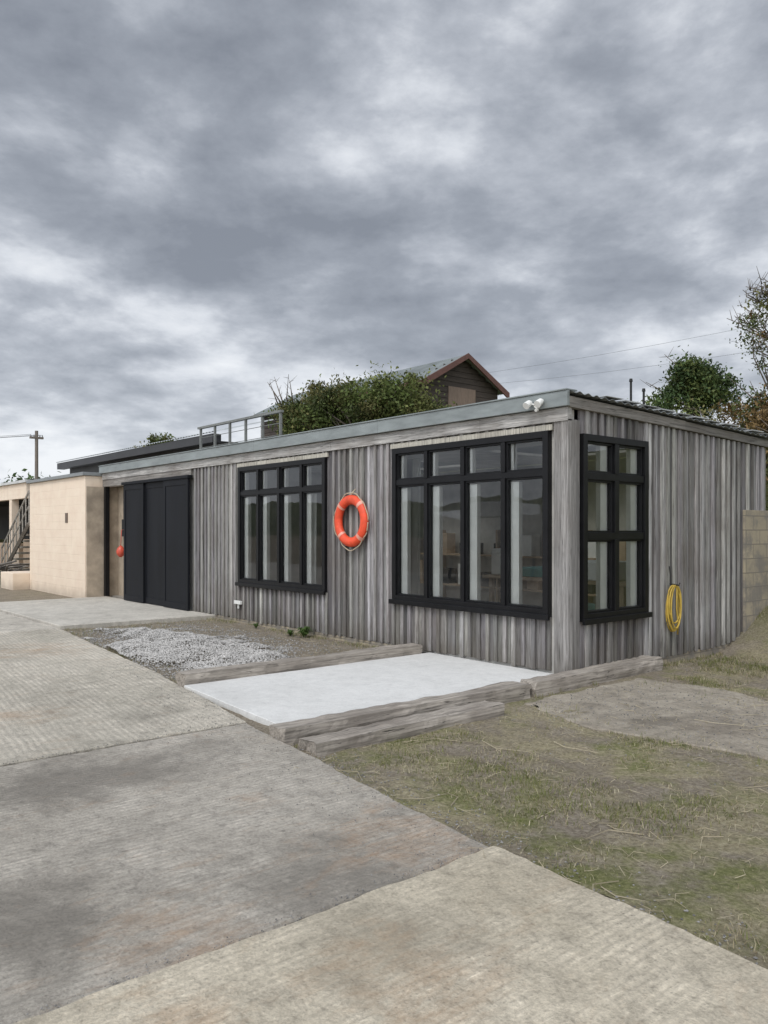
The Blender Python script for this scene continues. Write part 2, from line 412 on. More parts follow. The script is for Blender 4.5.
for a,b in zip(xsS,xsS[1:]):
    col=woodcol(); col=tuple(c*.72 for c in col); dy=random.uniform(0,.006); top=2.93-.14*(b/4.6)
    for z0,z1 in cut(.04+random.uniform(-.03,.03)+.12*sm(3,4.5,a),top,a,b,sh): mb.box(0,.022+dy,a+.002,b-.002,z0,z1,col)
for x in xsS[1:-1]:
    col=woodcol(); w=random.uniform(.021,.029); top=2.93-.14*(x/4.6)
    for z0,z1 in cut(.03+.12*sm(3,4.5,x),top+.002,x-w,x+w,sh): mb.box(.0285,.050+random.uniform(0,.006),x-w,x+w,z0,z1,col)
for (a,b,c,d),g in zip([(-.14,-.035,-.055,0),(-.033,.058,-.062,-.0),(.0,.056,.002,.09),(.0,.050,.092,.15)],(.27,.33,.25,.21)):
    mb.box(a,b,c,d,.015,2.80,(g,g*.95,g*.9))
for w in (W1,W2):
    mb.box(w[0]-.05,w[1]+.05,-.058,-.0285,w[3]+.002,w[3]+.065,(.50,.47,.40))
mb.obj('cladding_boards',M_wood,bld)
mb=MB()
xx=-13.45
while xx<.05:
    L=random.uniform(2.4,3.6); e=min(.06,xx+L); g=random.uniform(.34,.44)
    mb.box(xx+.002,e-.002,-.075,-.0,2.785,2.93,(g,g*.96,g*.9)); xx=e
    if e>=.06: break
mb.box(-13.45,-8.86,-.06,0,2.62,2.783,(.28,.26,.235))
mb.obj('front_fascia_board',M_beamx,bld)
mb=MB()
def sidebox(x0,x1,y0,y1,za,zb,za2,zb2,col):
    n=len(mb.v)
    mb.v+=[(x0,y0,za),(x1,y0,za),(x1,y1,za2),(x0,y1,za2),(x0,y0,zb),(x1,y0,zb),(x1,y1,zb2),(x0,y1,zb2)]
    for f in [(0,3,2,1),(4,5,6,7),(0,1,5,4),(1,2,6,5),(2,3,7,6),(3,0,4,7)]:
        mb.f.append(tuple(n+i for i in f)); mb.c.append(col)
sidebox(.0,.082,-.07,2.3,2.93,3.045,2.87,2.98,(.27,.25,.225))
sidebox(.0,.078,2.304,4.64,2.87,2.975,2.80,2.90,(.22,.205,.185))
mb.obj('side_fascia_board',M_beam,bld)
mb=MB()
for a,b in [(-13.5,-9.6),(-9.6,-6.4),(-6.4,-3.1),(-3.1,.1)]:
    mb.box(a,b-.004,-.13,-.085,2.935,3.10,(1,1,1))
    mb.box(a,b-.004,-.145,.05,3.102,3.118+random.uniform(0,.004),(1,1,1))
mb.obj('front_flashing',M_metal,bld,bevel=.004)
mb=MB(); skl=MB(); prof=[]
X0,X1=-13.5,.14
for yy in np.arange(-.08,4.75,.019): prof.append((yy,3.085-.15*(yy/4.6)+.012*math.sin(yy*2*math.pi/.152)))
for (a,za),(b,zb) in zip(prof,prof[1:]):
    segs=[(X0,X1,mb)] if not(1.9<a<3.7) else [(X0,-6.6,mb),(-6.6,-4.8,skl),(-4.8,-3.0,mb),(-3.0,-.9,skl),(-.9,X1,mb)]  # unseen skylight strips, added to brighten the interior
    for u,v,t in segs:
        t.quad((u,a,za),(v,a,za),(v,b,zb),(u,b,zb))
    mb.quad((X1,a,za-.006),(X1,b,zb-.006),(X1,b,zb),(X1,a,za))
mb.obj('roof_sheet',M_roofm,bld); skl.obj('added_skylight_sheet',M_addsky,bld)
mb=MB()
for i in range(11):
    y=.5+i*.38; z=3.09-.15*y/4.6
    mb.box(-.5,.155+random.uniform(-.02,.02),y,y+.34,z+.018,z+.024+.008*(i%2),(1,1,1))
mb.obj('roof_patches',simple('pale_sheet',(.45,.46,.46),.5,.1,var=.3),bld)
mb=MB()
def wallx(a,b,y0,y1,z0,z1,holes,col=(1,1,1)):
    es=sorted({a,b}|{h[0] for h in holes}|{h[1] for h in holes})
    for u,v in zip(es,es[1:]):
        for p,q in cut(z0,z1,u,v,holes): mb.box(u,v,y0,y1,p,q,col)
def wally(a,b,x0,x1,z0,z1,holes,col=(1,1,1)):
    es=sorted({a,b}|{h[0] for h in holes}|{h[1] for h in holes})
    for u,v in zip(es,es[1:]):
        for p,q in cut(z0,z1,u,v,holes): mb.box(x0,x1,u,v,p,q,col)
wallx(-13.42,-.002,.002,.12,.0,2.92,[W1,W2,(-13.42,-12.0,0,2.62)])
wally(.122,4.6,-.12,-.002,.0,2.80,[WS])
mb.box(-13.4,-.002,4.5,4.6,0,2.80)
mb.box(-8.7,-8.6,.122,4.49,0,2.8)
mb.box(-13.4,-.13,.13,1.9,2.802,2.84); mb.box(-13.4,-.13,3.7,4.49,2.802,2.84)
mb.box(-13.4,-6.6,1.901,3.699,2.802,2.84); mb.box(-4.8,-3.0,1.901,3.699,2.802,2.84); mb.box(-.9,-.13,1.901,3.699,2.802,2.84)  # ceiling left open under the added skylights
mb.obj('inner_walls',M_int,bld)
mb=MB(); mb.box(-13.4,-.13,.13,4.49,.0,.04); mb.obj('floor',M_floor,bld)
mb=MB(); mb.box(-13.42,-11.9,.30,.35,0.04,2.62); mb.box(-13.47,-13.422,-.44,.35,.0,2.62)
mb.obj('recess_wall',simple('recess_cream',(.44,.36,.27),.8,var=.35,scale=4),bld)  # darker cream than the rendered block
mb=MB(); mb.box(-13.41,-13.3,-.05,.05,.04,2.62); mb.obj('recess_post',M_black,bld)
mb=MB(); mb.box(-12.95,-12.6,.20,.298,1.45,1.85); mb.box(-12.9,-12.86,.22,.29,1.85,2.6);mb.obj('meter_box',M_dark,bld,bevel=.005)
mb=MB()
dp=[(-11.98,-10.92,-.13),(-10.98,-9.88,-.085),(-9.93,-8.83,-.13)]
for i,(a,b,y) in enumerate(dp):
    mb.box(a,b,y,y+.035,.045,2.60)
    for (p,q,r,s) in [(a,a+.09,.045,2.6),(b-.09,b,.045,2.6),(a+.09,b-.09,.045,.17),(a+.09,b-.09,2.48,2.6)]:
        mb.box(p,q,y-.012,y-.0002,r,s)
mb.box(-12.05,-8.78,-.17,-.062,2.602,2.66)
mb.obj('sliding_doors',simple('door_black',(.010,.011,.014),.6,var=.4,scale=3,bmp=.1,spec=.2,stretch=(4,4,.6)),bld,bevel=.003)

def window_front(nm,w,cols,tz):
    x0,x1,z0,z1=w; fr=MB(); gl=MB(); wh=MB()
    Y0,Y1=-.075,.03
    fr.box(x0,x0+.075,Y0,Y1,z0,z1); fr.box(x1-.075,x1,Y0,Y1,z0,z1)
    fr.box(x0+.075,x1-.075,Y0,Y1,z1-.075,z1); fr.box(x0+.075,x1-.075,Y0,Y1,z0,z0+.085)
    fr.box(x0-.03,x1+.03,Y0-.035,Y0-.001,z0-.03,z0+.03)
    fr.box(x0+.075,x1-.075,Y0+.012,Y1,tz-.035,tz+.035)
    cw=(x1-x0)/cols
    for i in range(1,cols):
        x=x0+i*cw; fr.box(x-.032,x+.032,Y0+.006,Y1,z0+.085,tz-.035); fr.box(x-.032,x+.032,Y0+.006,Y1,tz+.035,z1-.075)
    for i in range(cols):
        a=x0+i*cw+(.075 if i==0 else .032); b=x0+(i+1)*cw-(.075 if i==cols-1 else .032)
        for k,(p,q) in enumerate([(z0+.085,tz-.035),(tz+.035,z1-.075)]):
            s=.024
            fr.box(a,a+s,-.045,.012,p,q); fr.box(b-s,b,-.045,.012,p,q); fr.box(a+s,b-s,-.045,.012,p,p+s); fr.box(a+s,b-s,-.045,.012,q-s,q)
            r=random.uniform(-.0025,.0025); r2=random.uniform(-.002,.002)
            gl.quad((a+s,-.012+r,p+s),(b-s,-.012-r,p+s),(b-s,-.012-r+r2,q-s),(a+s,-.012+r+r2,q-s))
            wd=.12 if k==0 else .04
            wh.box(a+s-.006,a+s+wd,.016,.075,p+.0,q-(.04 if k==0 else 0))
            wh.box(b-s-.02,b+.014 if i<cols-1 else b,.032,.075,p,q)
        wh.box(a+.17,b-.06,.034,.07,tz-.045,tz+.04)
    wh.box(x0+.0,x1-.0,.0865,.20,z0-.03,z0+.028)
    fr.obj(nm+'_frame',M_black,bld,bevel=.003); gl.obj(nm+'_glass',M_glass,bld); wh.obj(nm+'_reveal',M_whitep,bld)
window_front('window_large',W1,4,2.235)
window_front('window_small',W2,4,2.235)
def window_side(w):
    y0,y1,z0,z1=w; fr=MB(); gl=MB(); wh=MB()
    X0,X1=-.03,.085
    fr.box(X0,X1,y0,y0+.075,z0,z1); fr.box(X0,X1,y1-.075,y1,z0,z1)
    fr.box(X0,X1,y0+.075,y1-.075,z1-.075,z1); fr.box(X0,X1,y0+.075,y1-.075,z0,z0+.085)
    fr.box(X1+.001,X1+.035,y0-.03,y1+.03,z0-.03,z0+.03)
    ym=(y0+y1)/2
    for r in (1.53,2.20): fr.box(X0,X1-.012,y0+.075,y1-.075,r-.04,r+.04)
    ed=[z0+.085,1.49,1.57,2.16,2.24,z1-.075]
    for k in (0,2,4):
        p,q=ed[k],ed[k+1]
        fr.box(X0,X1-.006,ym-.04,ym+.04,p,q)
        for j,(a,b) in enumerate(((y0+.075,ym-.04),(ym+.04,y1-.075))):
            s=.024
            fr.box(-.012,.05,a,a+s,p,q); fr.box(-.012,.05,b-s,b,p,q); fr.box(-.012,.05,a+s,b-s,p,p+s); fr.box(-.012,.05,a+s,b-s,q-s,q)
            r=random.uniform(-.002,.002)
            gl.quad((.015+r,a+s,p+s),(.015-r,b-s,p+s),(.015-r,b-s,q-s),(.015+r,a+s,q-s))
            if j==0: wh.box(-.075,-.031,a-.01,a+s+.015,p,q)
            wh.box(-.075,-.016,b-s-.13,b-s+.005,p,q)
    wh.box(-.2,-.0915,y0,y1,z0-.03,z0+.03)
    fr.obj('window_side_frame',M_black,bld,bevel=.003); gl.obj('window_side_glass',M_glass,bld); wh.obj('window_side_reveal',M_whitep,bld)
window_side(WS)
mb=MB(); mb.box(.056,.085,3.86,4.9,-.1,1.88); mb.box(-.1,.083,4.64,6.5,-.1,1.7); mb.obj('blockwork_pier',M_block,bld,bevel=.004)
mb=MB(); mb.box(-8.8,-2.4,-.018,-.001,-.12,.032); mb.box(.001,.02,.2,4.6,-.12,.04); mb.obj('plinth',M_block,bld)
mb=MB(); mb.box(-7.12,-6.9,-.10,-.055,.30,.36); mb.box(-7.03,-7.0,-.08,-.055,.22,.299); mb.obj('wall_vent',M_whitep,bld,bevel=.004)
mb=MB()
for x,y,h in ((-.8,2.45,.62),(-.73,2.65,.50)):
    mb.tube([(x,y,2.95),(x,y,3.0+h)],[.016,.016],8); mb.tube([(x,y,3.0+h),(x,y,3.04+h)],[.026,.02],8)
mb.obj('roof_vent_pipes',M_dark,bld)

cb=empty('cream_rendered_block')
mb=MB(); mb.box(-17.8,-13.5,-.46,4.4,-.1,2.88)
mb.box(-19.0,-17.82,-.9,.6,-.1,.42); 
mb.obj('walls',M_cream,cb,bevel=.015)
mb=MB(); mb.box(-17.88,-13.46,-.53,4.5,2.882,2.96); mb.obj('parapet_cap',M_roofm,cb,bevel=.006)
mb=MB(); mb.box(-14.85,-14.68,-.475,-.455,1.78,2.02); mb.obj('wall_vent',simple('vent_brown',(.16,.12,.09),.8),cb)

# furniture inside
wb=empty('workbench',(-1.7,2.2,0))
mb=MB(); mb.box(-3.6,-.9,2.5,3.2,.82,.87)
for x in(-3.5,-1.05):
    for y in (2.55,3.1): mb.box(x,x+.07,y,y+.07,.04,.82)
mb.obj('bench_frame',M_bench,wb,bevel=.004)
mb=MB(); mb.box(-2.9,-2.3,2.6,3.05,.872,1.02); mb.box(-.62,-.34,.8,1.0,.6,.72); mb.obj('boxes',M_teal,wb,bevel=.02)
mb=MB(); mb.box(-1.9,-1.2,2.55,3.0,.872,1.15); mb.box(-3.5,-3.1,2.6,2.9,.872,1.3); mb.box(-.62,-.28,.3,1.5,.04,.6); mb.obj('cartons',M_whitep,wb,bevel=.02)
cur=empty('curtains',(-3,.4,0))
mb=MB()
def curtain(xa,xb,y,z0,z1,col):
    n=int((xb-xa)/.02)
    f=lambda x:y+.035*math.sin(x*42)+.015*math.sin(x*97)
    for i in range(n):
        a=xa+i*.02; b=a+.02
        mb.quad((a,f(a)-.02,z0),(b,f(b)-.02,z0),(b,f(b),z1),(a,f(a),z1),col)
curtain(-3.15,-2.75,.36,.3,2.6,(1,1,1)); curtain(-7.4,-6.9,.36,.3,2.6,(1,1,1)); curtain(-1.2,-.9,3.6,.4,2.4,(1,1,1)); curtain(-5.9,-5.5,.5,.3,2.2,(1,1,1))
mb.obj('cloth',M_whitep,cur,smooth=True)
cb2=empty('shelving',(-3,4,0))
mb=MB()
for z in (.5,1.1): mb.box(-8.3,-1.0,4.05,4.45,z,z+.03)
for x in (-8.3,-6.5,-4.7,-2.9,-1.05): mb.box(x,x+.05,4.04,4.46,.04,1.6)
mb.obj('frame',M_bench,cb2)
r=random.Random(2); mb=MB(); mb2=MB(); mb3=MB()
for z in (.53,1.13):
    x=-8.1
    while x<-1.3:
        w=r.uniform(.15,.5); r.choice((mb,mb2,mb3,mb3)).box(x,x+w,4.1,4.35,z,z+r.uniform(.12,.45)); x+=w+r.uniform(.1,.5)
mb.obj('tubs',M_whitep,cb2,bevel=.01); mb2.obj('tins',M_bench,cb2,bevel=.01); mb3.obj('cases',M_dark,cb2,bevel=.01)

# ---------------------------------------------------------------- lifebuoy
LX=-3.70
lb=empty('lifebuoy',(LX,-.12,1.73))
def torus(name,R,r,flat,m,a0=0,a1=2*math.pi,par=None,K=64,cy=-.12,c=(LX,1.73)):
    bm=bmesh.new(); full=abs(a1-a0-2*math.pi)<1e-3; rings=[]
    n=K if full else max(6,int(K*(a1-a0)/6.28))
    for i in range(n+(0 if full else 1)):
        t=a0+(a1-a0)*i/n; rr=[]
        for j in range(16):
            p=2*math.pi*j/16; d=R+r*math.cos(p)
            rr.append(bm.verts.new((c[0]+d*math.cos(t),cy+r*flat*math.sin(p),c[1]+d*math.sin(t))))
        rings.append(rr)
    for i in range(len(rings) if full else len(rings)-1):
        a=rings[i]; b=rings[(i+1)%len(rings)]
        for j in range(16): bm.faces.new((a[j],a[(j+1)%16],b[(j+1)%16],b[j]))
    bmesh.ops.recalc_face_normals(bm,faces=bm.faces)
    for f in bm.faces: f.smooth=True
    me=bpy.data.meshes.new(name); bm.to_mesh(me); bm.free(); me.materials.append(m)
    return parent(link(bpy.data.objects.new(name,me)),par)
torus('ring',.305,.070,.8,M_orange,par=lb)
for i in range(4):
    t=math.pi/4+i*math.pi/2; torus('band_%d'%i,.305,.0735,.81,M_band,t-.08,t+.08,lb)
mb=MB(); pts=[]
for i in range(97):
    t=2*math.pi*i/96; s=abs(math.sin(2*(t-math.pi/4))); R=.373+.030*s+.006*math.sin(t*11)
    pts.append((LX+R*math.cos(t),-.125-.01*s,1.73+R*math.sin(t)-.02*s*(1 if math.sin(t)<0 else 0)))
mb.tube(pts,[.008]*97,6); mb.tube([(LX,-.03,2.2),(LX-.01,-.10,2.13),(LX,-.12,2.09)],[.008]*3,6)
mb.obj('grab_line',M_rope,lb,smooth=True)

hs=empty('garden_hose',(.12,2.0,.72))
mb=MB(); pts=[]; T=6; hr=random.Random(5); HY=1.98
par=[(hr.uniform(.10,.18),hr.uniform(.22,.31),hr.uniform(-.03,.03)) for _ in range(T+2)]
for i in range(T*36+1):
    t=2*math.pi*i/36; k=i//36; u=(i%36)/36
    ry,rz,oy=[par[k][j]*(1-u)+par[k+1][j]*u for j in range(3)]
    pts.append((.085+.010*(k+u)+.008*math.sin(t*1.3),HY+oy+ry*math.sin(t),.93-rz+rz*math.cos(t)-.015))
pts+=[(.13,HY+.03,.62),(.12,HY+.08,.42),(.10,HY+.1,.30)]
mb.tube(pts,[.0095]*len(pts),7); mb.obj('coil',M_yellow,hs,smooth=True)
mb=MB(); mb.tube([(.04,HY,.93),(.18,HY,.92),(.19,HY,.95)],[.010]*3,6)
mb.tube([(.06,HY-.02,1.15),(.07,HY-.01,1.05),(.06,HY,.93)],[.006]*3,5); mb.obj('hook',M_dark,hs)
fl=empty('security_floodlight',(-.32,-.2,2.98))
mb=MB(); mb.tube([(-.30,-.131,2.98),(-.30,-.16,2.98)],[.04,.035],14)
mb.tube([(-.30,-.15,2.98),(-.37,-.18,3.0)],[.01,.01],6); mb.tube([(-.30,-.15,2.98),(-.23,-.18,3.0)],[.01,.01],6)
for x in (-.38,-.22):
    mb.tube([(x,-.15,3.02),(x,-.18,3.01),(x,-.24,2.97)],[.02,.034,.042],14)
mb.tube([(-.30,-.14,2.93),(-.30,-.17,2.92)],[.02,.018],10)
mb.obj('lamp_heads',M_whitep,fl,bevel=.002)
bu=empty('hanging_buoy',(-12.7,.1,1.1))
mb=MB(); pr=[(1.24,.02),(1.22,.04),(1.17,.08),(1.11,.10),(1.04,.09),(.99,.05),(.97,.02)]
mb.tube([(-12.75,.1,z) for z,_ in pr],[r for _,r in pr],16); mb.tube([(-12.75,.1,1.24),(-12.75,.12,1.6),(-12.75,.28,1.62)],[.008]*3,5)
mb.obj('float_body',M_red,bu,smooth=True)

# ---------------------------------------------------------------- background house
hs2=empty('gabled_weatherboard_house',(-20,15,4))
X,Ya,Yb,ze,zr=-16.9,13.4,17.6,7.25,8.35; XL=-28.5
M_wb=simple('dark_weatherboard',(.065,.05,.04),.8,var=.4,scale=4,stretch=(1,1,12),bmp=.5)
mb=MB()
mb.box(XL,X,Ya,Yb,2.5,ze)
ym=(Ya+Yb)/2
mb.tri((X,Ya,ze),(X,Yb,ze),(X,ym,zr)); mb.tri((XL,Yb,ze),(XL,Ya,ze),(XL,ym,zr))
for i in range(24):
    z=3.0+i*.22
    hw=(Yb-Ya)/2 if z<ze else max(0,(zr-z)/(zr-ze)*(Yb-Ya)/2)
    if hw>.1: mb.box(X,X+.03,ym-hw,ym+hw,z,z+.20)
    if z<ze: mb.box(XL,X,Ya-.03,Ya,z,z+.20)
mb.obj('walls',M_wb,hs2)
mb=MB()
ov=.3; sl=(zr-ze)/((Yb-Ya)/2)
for sgn in (-1,1):
    ye=(Ya-ov) if sgn<0 else (Yb+ov); zz=ze-ov*sl
    xv=XL-.3
    while xv<X+.35:
        e=min(xv+.1,X+.4)
        mb.quad((xv,ye,zz+.1),(xv+.05,ye,zz+.14),(xv+.05,ym,zr+.14),(xv,ym,zr+.1)); mb.quad((xv+.05,ye,zz+.14),(e,ye,zz+.1),(e,ym,zr+.1),(xv+.05,ym,zr+.14))
        xv+=.1
mb.obj('roof',simple('grey_corrugated_roof',(.20,.22,.215),.5,.1,var=.3,scale=2),hs2)
mb=MB()
for ye in (Ya-ov,Yb+ov):
    zz=ze-ov*sl; x0,x1=X+.36,X+.42; d=.2
    a=(x1,ye,zz-d+.06); b=(x1,ye,zz+.13); c=(x1,ym,zr+.17); e=(x1,ym,zr+.17-d)
    mb.quad(a,b,c,e); mb.quad(*[(x0,p[1],p[2]) for p in (a,b,c,e)]); mb.quad(b,(x0,b[1],b[2]),(x0,c[1],c[2]),c); mb.quad(a,(x0,a[1],a[2]),(x0,e[1],e[2]),e)
mb.box(XL-.3,X+.35,Ya-ov-.08,Ya-ov,ze-ov*sl-.03,ze-ov*sl+.10)
mb.obj('barge_boards',simple('red_trim',(.14,.065,.05),.6),hs2)
mb=MB(); mb.box(X+.03,X+.07,ym-.75,ym+.75,5.4,7.2); mb.obj('tan_shutter',simple('tan_boards',(.22,.16,.12),.7,stretch=(1,6,1)),hs2)

lo=empty('long_low_building',(-22,7,3))
M_wb2=simple('dark_cladding',(.05,.048,.045),.7,var=.4,scale=3)
mb=MB(); mb.box(-31.5,-17.6,5.2,10,0,4.45); mb.obj('walls',M_wb2,lo)
mb=MB(); mb.box(-32,-17.2,4.8,5.1,4.35,4.62); mb.obj('fascia',simple('dark_fascia',(.035,.035,.037),.5),lo)
mb=MB()
xv=-32.0
while xv<-17.2:
    mb.quad((xv,4.75,4.64),(xv+.1,4.75,4.68),(xv+.1,11,6.3),(xv,11,6.26)); mb.quad((xv+.1,4.75,4.68),(xv+.2,4.75,4.64),(xv+.2,11,6.26),(xv+.1,11,6.3)); xv+=.2
mb.obj('roof',simple('light_roof',(.42,.44,.43),.5,.1,scale=2),lo)
l2=empty('lean_to_roof',(-15,5,3))
mb=MB(); mb.box(-20,-12.2,4.7,6.5,2.6,3.75); mb.obj('walls',M_wb2,l2)
mb=MB(); mb.box(-20.2,-12.0,4.55,6.6,3.75,3.83);mb.obj('roof',M_roofm,l2)
rl=empty('deck_railing',(-14,4.4,3))
M_rail=simple('rail_paint',(.20,.205,.19),.6,.1)
mb=MB()
for i in range(6):
    x=-16.5+i*.88; mb.box(x,x+.06,4.0,4.06,3.0,4.62)
mb.box(-16.6,-12.0,3.98,4.08,4.62,4.68)
mb.obj('posts',M_rail,rl)
mb=MB()
for z in (3.75,4.05,4.35): mb.tube([(-16.5,4.03,z),(-12,4.03,z)],[.010,.010],5)
mb.obj('rails',M_rail,rl)

sd=empty('open_front_shed',(-33,3,0))
mb=MB(); mb.box(-75,-27.5,2.2,2.5,2.85,3.45)
for x in(-60,-48,-38,-29.9): mb.box(x,x+.35,2.21,2.49,-.1,2.849)
mb.obj('fascia_and_piers',M_cream,sd)
mb=MB(); mb.box(-75,-27.5,2.52,8,3.2,3.4); mb.box(-75,-27.5,7.8,8,-.1,3.19); mb.box(-27.6,-27.5,2.52,7.79,-.1,3.19); mb.obj('dark_interior',M_wb2,sd)
mb=MB(); mb.box(-75.3,-27.3,2.1,8.2,3.46,3.56); mb.obj('roof',simple('white_capping',(.6,.6,.58),.6),sd)
mb=MB(); mb.box(-36,-32,3.0,3.6,.0,1.0); mb.box(-31.5,-29.5,3.2,3.9,-.05,1.2); mb.obj('stored_crates',M_bench,sd,bevel=.03)
st_=empty('timber_stair',(-22,.5,0))
mb=MB(); N=9; xa,ya=-23.6,.35; run,rise=.34,.20
for i in range(N):
    x=xa+i*run; mb.box(x,x+run+.04,ya,ya+1.1,.02+i*rise,.02+i*rise+rise*.3,(.30,.27,.22))
for y in (ya-.04,ya+1.1):
    mb.tube([(xa-.1,y,.0),(xa+N*run,y,N*rise)],[.07,.07],4,(.26,.23,.19))
    mb.tube([(xa,y,1.0),(xa+N*run,y,N*rise+1.0)],[.035,.035],6,(.42,.39,.34))
    mb.tube([(xa,y,.55),(xa+N*run,y,N*rise+.55)],[.025,.025],6,(.42,.39,.34))
    for i in range(0,N+1):
        x=xa+i*run; mb.tube([(x,y,i*rise),(x,y,i*rise+1.0)],[.022,.022],5,(.38,.35,.30))
mb.obj('treads_and_rails',M_beam,st_)
bp=empty('timber_offcut_pile',(-22,-.5,0))
mb=MB(); r=random.Random(4)
for i in range(34):
    bx=-23+r.uniform(-1.8,1.6); by=-.3+r.uniform(-.4,.5); a=r.uniform(-.5,.5); L=r.uniform(.8,2.0); g=r.uniform(.12,.36)
    mb.tube([(bx,by,.05+r.uniform(0,.45)),(bx+L*math.cos(a),by+L*math.sin(a)*.5,.08+r.uniform(0,.6))],[.045,.03],5,(g,g*.88,g*.75))
mb.obj('timbers',M_beam,bp)
pp=empty('power_pole',(-46.9,8.3,0))
mb=MB(); mb.tube([(-46.9,8.3,-.2),(-46.9,8.3,7.8)],[.13,.10],8,(.2,.17,.14)); mb.box(-47.0,-46.8,7.9,8.7,7.3,7.42,(.2,.17,.14))
for y in (7.95,8.15,8.5,8.65): mb.tube([(-46.9,y,7.42),(-46.9,y,7.55)],[.04,.03],6,(.3,.3,.3))
mb.obj('pole',M_wood,pp)
mb=MB()
def wire(a,b,s,r=.018):
    mb.tube([tuple(Vector(a).lerp(Vector(b),i/14)+Vector((0,0,-s*4*(i/14)*(1-i/14)))) for i in range(15)],[r]*15,4)
for y in (7.95,8.45,8.65): wire((-46.9,y,7.55),(-85,y-38,8.0),.8,.010)
mb.obj('wires',M_dark,pp)
ow=empty('overhead_wires',(0,16,8))
mb=MB(); wire((-16.9,17,8.0),(14,24,11.0),.7,.005); wire((-16.9,17.4,7.6),(14,25,10.2),.9,.005); mb.obj('wires',M_galv,ow)

# ---------------------------------------------------------------- trees
def tree(name,base,top,blobs,n,ls,cols,tr=.12,clumps=60,bare=0,seed=1,spread=.30,twig=None):
    r=random.Random(seed); root=empty(name,base)
    tb=MB(); B=Vector(base); T=Vector(top)
    mid=B.lerp(T,.5)+Vector((r.uniform(-.1,.1),r.uniform(-.1,.1),0))
    tb.tube([tuple(B-Vector((0,0,.2))),tuple(mid),tuple(T)],[tr,tr*.75,tr*.5],8)
    lf=MB(); cs=[]
    for i in range(clumps):
        b=blobs[r.randrange(len(blobs))]
        while True:
            d=Vector((r.uniform(-1,1),r.uniform(-1,1),r.uniform(-1,1)))
            if .25<d.length<=1: break
        d=d*(.55+.45*r.random())
        c=Vector((b[0]+d.x*b[3],b[1]+d.y*b[4],b[2]+d.z*b[5])); cs.append((c,b,r.choice(cols),r.uniform(.6,1.4)))
    for c,b,_,_ in cs[:max(14,clumps//3)]:
        s=mid.lerp(T,r.uniform(.3,1)); m=s.lerp(c,.5)+Vector((r.uniform(-.15,.15),r.uniform(-.15,.15),r.uniform(-.05,.15)))
        tb.tube([tuple(s),tuple(m),tuple(c)],[tr*.35,tr*.2,tr*.06],5)
    for i in range(bare):
        b=blobs[r.randrange(len(blobs))] if twig is None else twig
        d=Vector((r.uniform(-1,1),r.uniform(-1,1),r.uniform(.2,1))).normalized()
        s=Vector((b[0],b[1],b[2]-b[5]*.4)); e=Vector((b[0]+d.x*b[3]*1.25,b[1]+d.y*b[4]*1.25,b[2]+d.z*b[5]*1.3))
        m=s.lerp(e,.6)+Vector((r.uniform(-.15,.15),r.uniform(-.15,.15),r.uniform(0,.1)))
        tb.tube([tuple(s),tuple(m),tuple(e)],[.03*tr/.12,.02*tr/.12,.006],4)
        for k in range(5):
            f=r.uniform(.35,.95); p=s.lerp(e,f); q=p+Vector((r.uniform(-.3,.3),r.uniform(-.3,.3),r.uniform(.0,.35)))
            tb.tube([tuple(p),tuple(q)],[.008,.003],4)
    tb.obj('trunk_and_limbs',M_bark,root,smooth=True)
    for i in range(n):
        c,b,col,k=cs[r.randrange(len(cs))]; w=spread*min(k,1.15)
        p=c+Vector((r.gauss(0,w),r.gauss(0,w),r.gauss(0,w*.7)))
        u=Vector((r.gauss(0,1),r.gauss(0,1),r.gauss(0,1))).normalized(); v=u.cross(Vector((r.gauss(0,1),r.gauss(0,1),r.gauss(0,1)))).normalized()
        L=ls*r.uniform(.6,1.4); W=L*r.uniform(.35,.6); kk=k*r.uniform(.6,1.35)
        cc=(col[0]*kk,col[1]*kk,col[2]*kk)
        lf.quad(tuple(p-u*L*.5),tuple(p+v*W*.5),tuple(p+u*L*.5),tuple(p-v*W*.5),cc)
    lf.obj('foliage',M_leaf,root)
G1=[(.095,.125,.035),(.12,.145,.045),(.07,.09,.028),(.14,.155,.05),(.17,.16,.06)]
G2=[(.065,.10,.035),(.085,.125,.045),(.05,.08,.03)]
G3=[(.15,.14,.055),(.23,.14,.045),(.09,.11,.04),(.27,.18,.08)]
tree('coastal_shrub',(-13.4,8.2,1.2),(-13.4,8.0,4.4),[(-13.3,7.9,5.4,1.35,1.1,1.15),(-12.4,8.4,5.35,1.05,1.0,1.0),(-14.5,7.3,5.3,1.25,1.1,1.1),(-11.8,8.7,4.8,.7,.8,.65),(-15.4,6.9,4.9,.8,.9,.9)],34000,.11,G1,.15,150,8,seed=3,spread=.24,twig=(-15.7,6.8,5.1,1.0,.9,1.2))
tree('round_evergreen_tree',(-5.04,11.6,3.0),(-5.04,11.6,4.7),[(-5.04,11.6,5.45,.75,.8,.62),(-5.4,11.5,4.85,.9,.9,.5),(-4.5,11.8,5.0,.75,.7,.55)],12000,.09,G2+G1[:2],.09,70,6,seed=5,spread=.16)
tree('autumn_shrub',(-2.2,9.2,2.0),(-2.2,9.2,3.0),[(-2.6,8.9,3.65,1.0,.9,.6),(-1.7,9.0,3.9,.8,.9,.65),(-3.6,9.4,3.35,1.0,.8,.4),(-1.3,8.2,3.55,.7,.8,.65)],13000,.08,G3,.07,80,14,seed=8,spread=.18)
tree('sparse_gum_tree',(-.90,7.15,.8),(-.92,7.1,4.1),[(-.98,7.12,5.1,.66,.7,.48),(-.8,7.22,4.6,.6,.6,.32),(-1.0,7.08,5.6,.42,.5,.32)],2800,.06,G3+G1,.05,44,36,seed=11,spread=.11)
